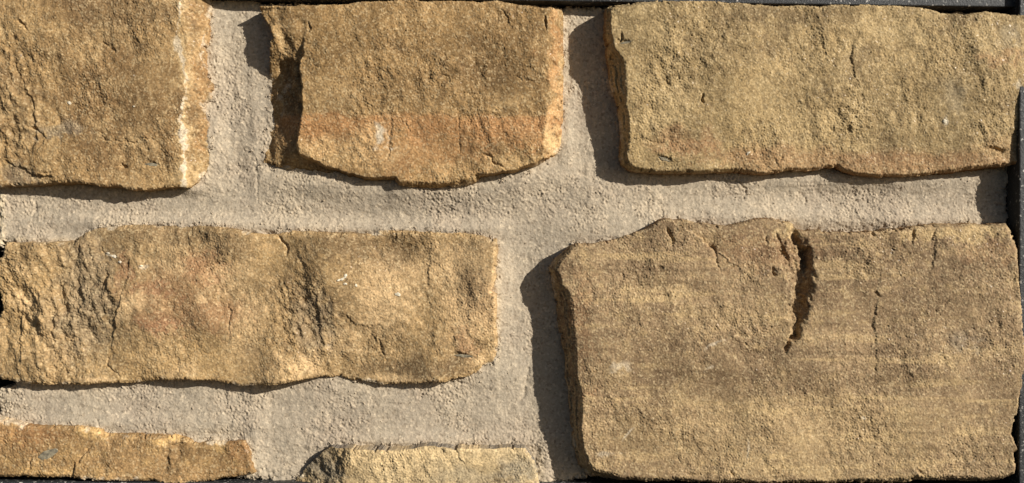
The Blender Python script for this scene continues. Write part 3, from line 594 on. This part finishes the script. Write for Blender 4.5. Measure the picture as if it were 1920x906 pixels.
def build_stone(k, sp):
    H0 = sp['H0']
    conv = lambda pts, h=H0: [rect(x, y, h) for x, y in pts]
    hc = [(*rect(x, y, h), h) for x, y, h in sp['height']]
    bc = [(*rect(x, y, H0 * 0.6), w, d) for x, y, w, d in sp['bevel']]
    ol = np.asarray(sp['outline'], np.float32)
    # height of each outline point, to place it on the panel plane
    oh = blend(sp['height'], ol[:, 0], ol[:, 1], sp['sig'])[0] - 0.9 * blend([r[:2] + (r[3],) for r in sp['bevel']], ol[:, 0], ol[:, 1], 40)[0]
    for pl in sp['planes']:
        d, s, _ = poly_line(pl[:-1], ol[:, 0], ol[:, 1])
        sl = pl[-1]
        oh = np.where(s * np.sign(sl) < 0, oh - d * abs(sl), oh)
    for pts, wd, fl, sg in sp.get('cliffs', []):
        d, s, tt = poly_line(pts, ol[:, 0], ol[:, 1])
        fh = blend(fl, ol[:, 0], ol[:, 1], 22)[0]
        endf = (tt > 0.001) & (tt < 0.999)
        oh = np.where((s * sg > 0) & (d < 80) & endf, np.minimum(oh, fh), oh)
    oh = np.clip(oh, 0, 80)
    P = np.stack(rect(ol[:, 0], ol[:, 1], oh), -1)
    OUT.append(P)
    lo, hi = P.min(0) - 4, P.max(0) + 4
    xs = np.arange(lo[0], hi[0], CELL, dtype=np.float32)
    ys = np.arange(lo[1], hi[1], CELL, dtype=np.float32)
    X, Y = np.meshgrid(xs, ys)
    ox, oy = 211.0 * k, 137.0 * k
    D = poly_sdf(P, X, Y) + 0.9 * samp('rag', X, Y, ox, oy) + 0.40 * samp('edge', X, Y, ox, oy) + 0.25 * samp('fine', X, Y, ox, oy)
    D -= 3.0 * sstep(1.1, 1.7, samp('edge', X, Y, ox + 650, oy + 410)) * sstep(-2, 4, 8 - D)     # chips out of the arris
    # noise-warped coordinates so that no feature has a ruled edge
    WX = X + 1.8 * samp('edge', X, Y, ox + 300, oy) + 0.5 * samp('fine', X, Y, ox + 99, oy)
    WY = Y + 1.8 * samp('edge', X, Y, ox + 700, oy) + 0.5 * samp('fine', X, Y, ox, oy + 99)
    H = blend(hc, X, Y, sp['sig'])[0]
    damp = np.ones(X.shape, np.float32)
    for pl in sp['planes']:
        d, s, _ = poly_line(conv(pl[:-1]), WX, WY)
        sl = pl[-1]
        on = s * np.sign(sl) < 0
        H = np.where(on, H - d * abs(sl), H)
        if sl > 0:
            damp = np.where(on, damp * (0.55 + 0.45 * np.exp(-d / 4)), damp)
    for pts, wd, fl, sg in sp.get('cliffs', []):
        d, s, tt = poly_line(conv(pts), X + 0.45 * (WX - X), Y + 0.45 * (WY - Y))
        fh = blend([(*rect(x, y, h), h) for x, y, h in fl], X, Y, 13)[0] + 0.8 * samp('mid', X, Y, ox + 900, oy)
        endf = sstep(0, 0.03, tt) * (1 - sstep(0.97, 1.0, tt))
        m = sstep(-0.5, wd, s * sg) * (d < 90) * endf
        H = H * (1 - m) + np.minimum(H, fh) * m
    for pts, drop, fall, sg in sp['steps']:
        d, s, tt = poly_line(conv(pts), WX, WY)
        taper = np.sin(np.clip(tt, 0.002, 0.998) * math.pi) ** 0.6
        rag = np.clip(1 + 0.22 * samp('rag', X, Y, ox + 40, oy), 0.3, 1.6)
        H -= drop * taper * rag * sstep(-1.0, 1.8, s * sg) * np.exp(-d / fall)
    for pts, w, dep in sp['cracks']:
        d, s, tt = poly_line(conv(pts), WX, WY)
        taper = np.clip(np.sin(np.clip(tt, 0.02, 0.98) * math.pi), 0, 1) ** 0.5
        H -= 0.72 * dep * taper * np.exp(-(d / (w * (0.75 + 0.25 * taper))) ** 2)
    for x, y, rx, ry, ang, dep in sp['pits']:
        cx, cy = rect(x, y, H0)
        a = math.radians(ang)
        wj = 1.5 * min(1.0, min(rx, ry) / 10.0)
        JX = WX + wj * samp('small', X, Y, ox + 15, oy + 60); JY = WY + wj * samp('small', X, Y, ox + 60, oy + 15)
        u = (JX - cx) * math.cos(a) + (JY - cy) * math.sin(a)
        v = -(JX - cx) * math.sin(a) + (JY - cy) * math.cos(a)
        H -= dep * np.exp(-((u / rx) ** 2 + (v / ry) ** 2) ** 1.5)
    # fracture relief
    R = np.full(X.shape, sp['rough'], np.float32)
    for x, y, rx, ry, a in sp['rough_at']:
        cx, cy = rect(x, y, H0)
        R += a * np.exp(-(((X - cx) / rx) ** 2 + ((Y - cy) / ry) ** 2))
    zone = 1 + 0.25 * samp('zone', X, Y, ox, oy)
    n_mid = samp('mid', X, Y, ox, oy)
    n_small = samp('small', X, Y, ox, oy)
    n_str = samp('streak', X, Y, ox, oy)
    n_fine = samp('fine', X, Y, ox, oy)
    def terrace(n, k, sharp=0.72):
        q = n * k
        f = np.floor(q)
        return (f + sstep(sharp, 1.0, q - f)) / k
    flake = terrace(n_mid + 0.35 * n_str + 0.10 * n_small, 1.6)
    rel = sp.get('swell', 2.6) * samp('big', X, Y, ox, oy) + ((0.30 * n_mid + 0.40 * n_str) * R + 0.27 * n_small + 0.44 * n_fine) * zone
    rel += 0.30 * R * zone * flake
    # coarse plucked zones: ridges running down the face
    more = np.clip(R - 1.1, 0, 2)
    rel += more * (1.0 * terrace(n_str + 0.3 * n_small, 1.6) + 0.35 * n_mid + 0.30 * n_small + 0.25 * n_fine)
    H += rel * damp
    # edges: worn arris and flank
    bw, bd = blend(bc, X, Y, 34)
    bw = np.maximum(bw * (1 + 0.16 * samp('zone', X, Y, ox + 77, oy) + 0.05 * samp('rag', X, Y, ox, oy + 33)), 1.8)
    t = np.clip(1 - D / bw, 0, 1.2)
    H -= bd * t ** 1.5
    fl = sstep(0.05, 0.4, t) * sstep(12, 26, bd)
    H += fl * (1.6 * samp('mid', (X + Y) * 0.3, H * 7.0 + 0.1 * Y, ox, oy) + 0.8 * samp('small', X * 0.5 + Y * 0.4, H * 3.0, ox, oy))
    H = np.maximum(H, -14)
    # stains
    at = {}
    for ch in ('iron', 'pale', 'dark', 'clay', 'lime_and_lit'):
        at[ch] = np.zeros(X.shape, np.float32)
    SX = X + 9 * n_mid + 3.0 * n_small
    SY = Y + 5 * n_mid[::-1] + 3.0 * n_small
    for ch, x, y, rx, ry, ang, st in sp['stains']:
        if ch[0] == '~':                               # a broken ridge line, partly painted brightness of a sunlit edge
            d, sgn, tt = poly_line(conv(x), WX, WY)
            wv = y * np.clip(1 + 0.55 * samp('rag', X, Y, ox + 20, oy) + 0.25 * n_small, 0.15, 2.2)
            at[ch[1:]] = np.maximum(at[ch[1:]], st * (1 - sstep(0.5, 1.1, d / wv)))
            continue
        cx, cy = rect(x, y, H0)
        a = math.radians(ang)
        kk = min(1.0, min(rx, ry) / 14.0)              # small marks are warped less
        PX = X + (SX - X) * kk; PY = Y + (SY - Y) * kk
        u = (PX - cx) * math.cos(a) + (PY - cy) * math.sin(a)
        v = -(PX - cx) * math.sin(a) + (PY - cy) * math.cos(a)
        if ch[0] == '|':                               # a bedding band: sharp upper boundary, fading below
            ch = ch[1:]
            vv = -(X - cx) * math.sin(a) + (Y - cy) * math.cos(a) + 2.6 * n_mid + 0.8 * n_small
            g = st * sstep(-3, 8, vv) * (1 - sstep(0.4, 1.2, vv / ry + 0.1 * n_mid)) * (1 - sstep(0.8, 1.05, np.abs(u) / rx))
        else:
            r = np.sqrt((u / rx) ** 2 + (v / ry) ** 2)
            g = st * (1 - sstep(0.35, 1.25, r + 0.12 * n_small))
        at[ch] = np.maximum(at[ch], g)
    # mortar dragged onto the edges here and there
    at['lime_and_lit'] = np.maximum(at['lime_and_lit'], 0.55 * (1 - sstep(0.5, 6.5, D + 2.0 * n_small)) * sstep(0.5, 1.2, samp('rag', X, Y, ox + 130, oy + 240)) * (1 - sstep(20, 34, H)))
    c = P.mean(0)
    centre = ((c[0] - CX) * S, 0.0, (CY - c[1]) * S)
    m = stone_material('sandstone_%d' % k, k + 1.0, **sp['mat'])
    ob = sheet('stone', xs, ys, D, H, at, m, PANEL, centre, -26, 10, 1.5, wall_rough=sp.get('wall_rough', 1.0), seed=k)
    ob['label'] = sp['label']
    return ob, xs, ys, H

BUILT = [build_stone(k, sp) for k, sp in enumerate(STONES)]

def surf(k, x, y):
    """panel-plane position and height on stone k of a point seen at (x, y)"""
    ob, xs, ys, H = BUILT[k]
    px, py = rect(x, y, STONES[k]['H0'])
    i = int(np.clip((px - xs[0]) / CELL, 0, len(xs) - 1)); j = int(np.clip((py - ys[0]) / CELL, 0, len(ys) - 1))
    return px, py, float(H[j, i])

# ------------------------------------------------------------------ mortar bed
def build_mortar():
    c = 1.7
    xs = np.arange(-30, 1960, c, dtype=np.float32)
    ys = np.arange(-24, 932, c, dtype=np.float32)
    X, Y = np.meshgrid(xs, ys)
    edge = [(-9, -10), (470, -8), (500, 4), (1000, 7), (1060, 9), (1150, 9), (1800, 20), (1896, 24), (1897, 300), (1893, 420), (1880, 440), (1880, 880), (1118, 897), (1108, 888), (1100, 897), (1060, 906), (1020, 920), (560, 920), (500, 902), (430, 900), (-9, 880), (-9, 728), (26, 722), (26, 458), (8, 458), (4, 466), (-9, 470)]
    D = poly_sdf(edge, X, Y) + 2.2 * samp('edge', X, Y) + 1.6 * samp('sand', X, Y)
    ins = np.full(X.shape, -1e3, np.float32)      # distance inside the nearest stone (negative in the joints)
    for P in OUT:
        lo, hi = P.min(0) - 60, P.max(0) + 60
        i0, i1 = np.searchsorted(xs, [lo[0], hi[0]]); j0, j1 = np.searchsorted(ys, [lo[1], hi[1]])
        sl = (slice(j0, j1), slice(i0, i1))
        ins[sl] = np.maximum(ins[sl], poly_sdf(P, X[sl], Y[sl]))
    gap = np.maximum(-ins, 0)                      # distance from the nearest stone
    H = 1.2 * samp('zone', X, Y)
    # where the bed stands higher or lower (x, y, radius x, radius y, height)
    for x, y, rx, ry, a in [(398, 100, 22, 130, 6), (398, 270, 26, 60, 9), (370, 350, 40, 20, 4), (480, 240, 22, 90, 4), (1062, 260, 14, 60, 6), (985, 330, 70, 30, 12), (790, 354, 170, 30, 18), (610, 340, 90, 24, 10), (362, 352, 24, 16, 8), (932, 560, 22, 120, 8), (890, 705, 60, 20, 4), (1000, 640, 30, 260, -4), (300, 418, 200, 14, 9), (620, 428, 200, 14, 10), (850, 430, 90, 14, 9), (1160, 435, 90, 30, 14), (1400, 408, 160, 22, 14), (1700, 415, 200, 20, 12), (80, 446, 80, 14, 7), (240, 795, 300, 18, 6), (480, 850, 22, 60, 7), (600, 838, 40, 12, 3), (800, 826, 200, 14, 9), (1020, 870, 16, 60, 7), (1620, 338, 240, 18, 11), (6, 415, 10, 60, 4), (200, 385, 200, 20, -2), (440, 100, 30, 120, -2), (1105, 120, 30, 150, -2)]:
        H += a * np.exp(-(((X - x) / rx) ** 2 + ((Y - y) / ry) ** 2))
    vert = np.zeros(X.shape, np.float32)           # vertical joints are struck up and down, bed joints along
    for x, y, rx, ry in [(440, 150, 60, 170), (1105, 150, 70, 180), (985, 640, 70, 230)]:
        vert = np.maximum(vert, np.exp(-(((X - x) / rx) ** 4 + ((Y - y) / ry) ** 4)))
    tro = samp('trowel', X, Y) * (1 - vert) + samp('trowel_v', X, Y) * vert
    open_ = np.clip(0.50 + 0.36 * samp('zone', X, Y, 400, 300) + 0.22 * samp('lump', X, Y, 90, 10), 0.10, 1.25)
    for x, y, rx, ry, a in [(120, 405, 120, 40, -.35), (470, 370, 50, 40, -.3), (560, 365, 60, 20, -.3), (40, 385, 35, 25, .5), (1600, 345, 200, 14, -.45), (1740, 385, 90, 40, .35), (200, 765, 160, 26, -.3), (700, 790, 150, 30, -.15), (440, 120, 40, 120, .25), (950, 770, 60, 60, .2), (800, 390, 150, 40, .2), (1500, 380, 60, 30, -.2), (960, 530, 30, 100, .1), (1560, 410, 70, 20, .5)]:
        open_ += a * np.exp(-(((X - x) / rx) ** 2 + ((Y - y) / ry) ** 2))
    open_ = np.clip(open_ + 0.35 * np.exp(-gap / 7), 0.08, 1.4)
    sand = samp('sand', X, Y)
    lump = samp('lump', X, Y)
    H += 0.22 * tro + 0.25 * lump
    H += open_ * (0.66 * sand + 0.26 * lump)
    H -= 2.2 * open_ * sstep(1.5, 2.6, samp('sand', X, Y, 333, 77) + 0.5 * samp('lump', X, Y, 200, 40))     # pits where grains fell out
    H += 1.4 * open_ * sstep(1.7, 2.8, samp('sand', X, Y, 700, 500))                                          # single grains standing proud
    # tooling marks and hair cracks
    for pts, w, dep in [([(480, 300), (484, 340), (482, 380)], 2.0, 1.5), ([(992, 690), (988, 720), (978, 745)], 4, 3), ([(1378, 340), (1398, 355), (1396, 375)], 1.8, 2.2), ([(790, 742), (796, 734), (806, 730)], 1.6, 2), ([(182, 782), (186, 792), (188, 800)], 1.6, 2), ([(505, 898), (500, 880), (498, 872)], 1.8, 2), ([(1510, 372), (1506, 385)], 2.4, 2.2), ([(66, 385), (68, 395)], 3, 3), ([(520, 760), (650, 756), (780, 760)], 2.5, .8), ([(100, 400), (330, 396)], 2.2, .7), ([(640, 797), (646, 800)], 2.5, 2.5)]:
        d, s, tt = poly_line(pts, X + 1.5 * samp('edge', X, Y), Y + 1.5 * lump)
        H -= dep * np.exp(-(d / w) ** 2)
    # crumbling outer rim
    H -= 16 * np.clip(1 - D / 7, 0, 1) ** 1.5 + 3.0 * np.clip(1 - D / 26, 0, 1) * np.clip(0.5 + samp('lump', X, Y, 5, 5), 0, 2)
    # the bed meets the stones: small fillet, in places a smear up the edge
    H += 2.0 * np.exp(-gap / 4.0) * (0.6 + 0.6 * samp('edge', X, Y, 31, 8))
    Dm = np.minimum(D, 16 - ins)                  # only the joint and a margin under each stone
    chalk = np.zeros(X.shape, np.float32)
    chalk = np.maximum(chalk, 0.8 * (1 - sstep(6, 14, X + 2 * lump)) * (Y > 365) * (Y < 462))
    for x, y, rx, ry, a in [(472, 868, 12, 30, .6), (1012, 880, 9, 40, .6), (392, 300, 9, 40, .4), (934, 600, 5, 100, .5), (40, 449, 16, 6, .6), (120, 449, 20, 5, .5), (1000, 850, 12, 12, .4)]:
        chalk = np.maximum(chalk, a * np.exp(-(((X - x) / rx) ** 2 + ((Y - y) / ry) ** 2)))
    at = {'smear': np.clip(1.0 - open_, 0, 1), 'chalk': chalk}
    ob = sheet('mortar', xs, ys, Dm, H, at, M_MORTAR, PANEL, (0, 0, 0), -58, 6, 0.5, snap=False, seed=40)
    ob['label'] = 'pale grey-beige sandy mortar filling the wide joints between the stones'
    return ob, xs, ys, H, D, ins

MORTAR, MX, MY, MH, MD, MI = build_mortar()

# ------------------------------------------------------------------ loose crumbs of mortar along the stone edges
def build_crumbs():
    rng = np.random.default_rng(5)
    c = MX[1] - MX[0]
    p = np.zeros(MI.shape)
    p[(MI > -7) & (MI < 1.0) & (MD > 2)] = 1.0
    p[(MI <= -7) & (MD > 2)] = 0.02
    p *= np.clip(0.3 + samp('lump', *np.meshgrid(MX, MY), 10, 90), 0, 2) ** 2
    flat = p.ravel() / p.sum()
    n = 4600
    pick = rng.choice(flat.size, n, p=flat)
    j, i = np.divmod(pick, MI.shape[1])
    base = np.array([(1, 0, 0), (-1, 0, 0), (0, 1, 0), (0, -1, 0), (0, 0, 1), (0, 0, -1)], np.float32)
    tri = [(0, 2, 4), (2, 1, 4), (1, 3, 4), (3, 0, 4), (2, 0, 5), (1, 2, 5), (3, 1, 5), (0, 3, 5)]
    V, T = [], []
    for q in range(n):
        r = 0.8 + 1.0 * rng.random() ** 2.2 + (1.6 * rng.random() if rng.random() < 0.06 else 0)
        v = base * r * (0.7 + 0.6 * rng.random((6, 3))) + rng.normal(0, 0.18 * r, (6, 3))
        x = MX[i[q]] + rng.uniform(-c, c); y = MY[j[q]] + rng.uniform(-c, c)
        h = MH[j[q], i[q]] + r * 0.35
        V.append(np.stack([(x + v[:, 0] - CX) * S, -(h + v[:, 2]) * S, (CY - y - v[:, 1]) * S], -1))
        T += [tuple(a + 6 * q for a in t) for t in tri]
    me = bpy.data.meshes.new('mortar_crumbs')
    me.from_pydata(np.concatenate(V).tolist(), [], T)
    me.materials.append(M_MORTAR)
    ob = bpy.data.objects.new('mortar_crumbs', me)
    sc.collection.objects.link(ob)
    ob.parent = MORTAR
    ob['kind'] = 'stuff'
    return ob

build_crumbs()

# ------------------------------------------------------------------ clay lenses and white flecks set in the stones
def blob(name, k, x, y, rx, ry, rz, ang, mat, seed, lift=0.2, ragged=0.25):
    rng = np.random.default_rng(seed)
    px, py, h = surf(k, x, y)
    ob0 = BUILT[k][0]
    nu, nv = 18, 7
    a = math.radians(ang)
    prof = 1 + ragged * np.convolve(np.tile(rng.normal(0, 1, nu), 3), [.25, .5, .25], 'same')[nu:2 * nu]
    V, Fc = [], []
    _, xs, ys, H = BUILT[k]
    for j in range(nv):
        t = j / (nv - 1) * 0.5 * math.pi
        for i in range(nu):
            th = 2 * math.pi * i / nu
            rr = math.cos(t) * prof[i]
            u, v = rx * rr * math.cos(th), ry * rr * math.sin(th)
            X = px + u * math.cos(a) - v * math.sin(a); Y = py + u * math.sin(a) + v * math.cos(a)
            ii = int(np.clip((X - xs[0]) / CELL, 0, len(xs) - 1)); jj = int(np.clip((Y - ys[0]) / CELL, 0, len(ys) - 1))
            hh = H[jj, ii] * 0.6 + h * 0.4 + rz * math.sin(t) + lift - (1.2 if j == 0 else 0)
            V.append(((X - CX) * S - ob0.location.x, -hh * S, (CY - Y) * S - ob0.location.z))
    for j in range(nv - 1):
        for i in range(nu):
            Fc.append((j * nu + i, (j + 1) * nu + i, (j + 1) * nu + (i + 1) % nu, j * nu + (i + 1) % nu))
    me = bpy.data.meshes.new(name)
    me.from_pydata(V, [], Fc)
    me.polygons.foreach_set('use_smooth', [True] * len(me.polygons))
    me.materials.append(mat)
    ob = bpy.data.objects.new(name, me)
    sc.collection.objects.link(ob)
    ob.parent = ob0
    return ob

for n_, (k, x, y, rx, ry, rz, ang) in enumerate([(0, 284, 308.5, 12, 3.2, 2.5, 3), (2, 1174, 80, 11, 2.6, 2.5, -10), (2, 1248, 297, 10, 3.4, 2.2, 18), (4, 866, 668.5, 20, 3.0, 3.0, 6), (5, 88, 853, 19, 7.5, 3.2, -22)]):
    blob('clay_inclusion', k, x, y, rx, ry, rz, ang, M_CLAY, 100 + n_)
for n_, (k, x, y, rx, ry, ang) in enumerate([(4, 643, 523, 7, 2.4, -30), (4, 650, 517, 2.5, 4, 0), (4, 649, 532, 3, 2, 20), (4, 636, 525, 3, 1.6, 0), (4, 668, 535, 2.4, 2.2, 0), (4, 745, 552, 4, 3, 10), (4, 212, 481, 5, 2.6, 10), (4, 203, 475, 3, 1.6, 0), (4, 225, 492, 3.5, 1.8, 15), (4, 266, 499, 3, 1.6, -10), (0, 128, 192, 4, 2.6, 30), (0, 252, 200, 2, 1.6, 0), (2, 1777, 226, 4, 3, 0), (2, 1408, 285, 5, 1.8, -40)]):
    blob('mortar_fleck', k, x, y, rx, ry, 0.9, ang, M_FLECK, 200 + n_, 0.5, 0.4)

# ------------------------------------------------------------------ black frame: four rails and a back board
def prism(name, pts, h0, h1, mat, parent, bevel):
    """a bar with the given plan (panel-plane points) between heights h0 and h1, arrises eased"""
    import bmesh
    bm = bmesh.new()
    lo = [bm.verts.new(((x - CX) * S, -h0 * S, (CY - y) * S)) for x, y in pts]
    hi = [bm.verts.new(((x - CX) * S, -h1 * S, (CY - y) * S)) for x, y in pts]
    n = len(pts)
    bm.faces.new(hi)
    bm.faces.new(lo[::-1])
    for i in range(n):
        bm.faces.new((lo[i], lo[(i + 1) % n], hi[(i + 1) % n], hi[i]))
    bmesh.ops.recalc_face_normals(bm, faces=bm.faces)
    if bevel:
        bmesh.ops.bevel(bm, geom=bm.edges[:], offset=bevel * S, segments=2, affect='EDGES', profile=0.5)
    me = bpy.data.meshes.new(name)
    bm.to_mesh(me)
    bm.free()
    me.materials.append(mat)
    ob = bpy.data.objects.new(name, me)
    sc.collection.objects.link(ob)
    ob.parent = parent
    return ob

RH = 30.0
R_ = lambda x, y: rect(x, y, RH)
prism('rail', [R_(-60, -11), R_(1000, 1.5), R_(1911, 13.5), R_(1911, -80), R_(-60, -80)], -78, RH, M_FRAME, TRAY, 2.0)
RH = 46.0
prism('rail', [R_(1912, -80), R_(1911.5, 500), R_(1911, 1000), R_(2010, 1000), R_(2010, -80)], -78, RH, M_FRAME, TRAY, 2.0)
RH = 20.0
prism('rail', [R_(-60, 903), R_(960, 907), R_(1910, 911), R_(1910, 1000), R_(-60, 1000)], -78, RH, M_FRAME, TRAY, 2.0)
prism('rail', [R_(-34, -10), R_(-34, 899), R_(-120, 899), R_(-120, -10)], -78, RH, M_FRAME, TRAY, 2.0)
prism('back_board', [(-60, -60), (1980, -60), (1980, 980), (-60, 980)], -76, -60, M_BACK, TRAY, 0.0)
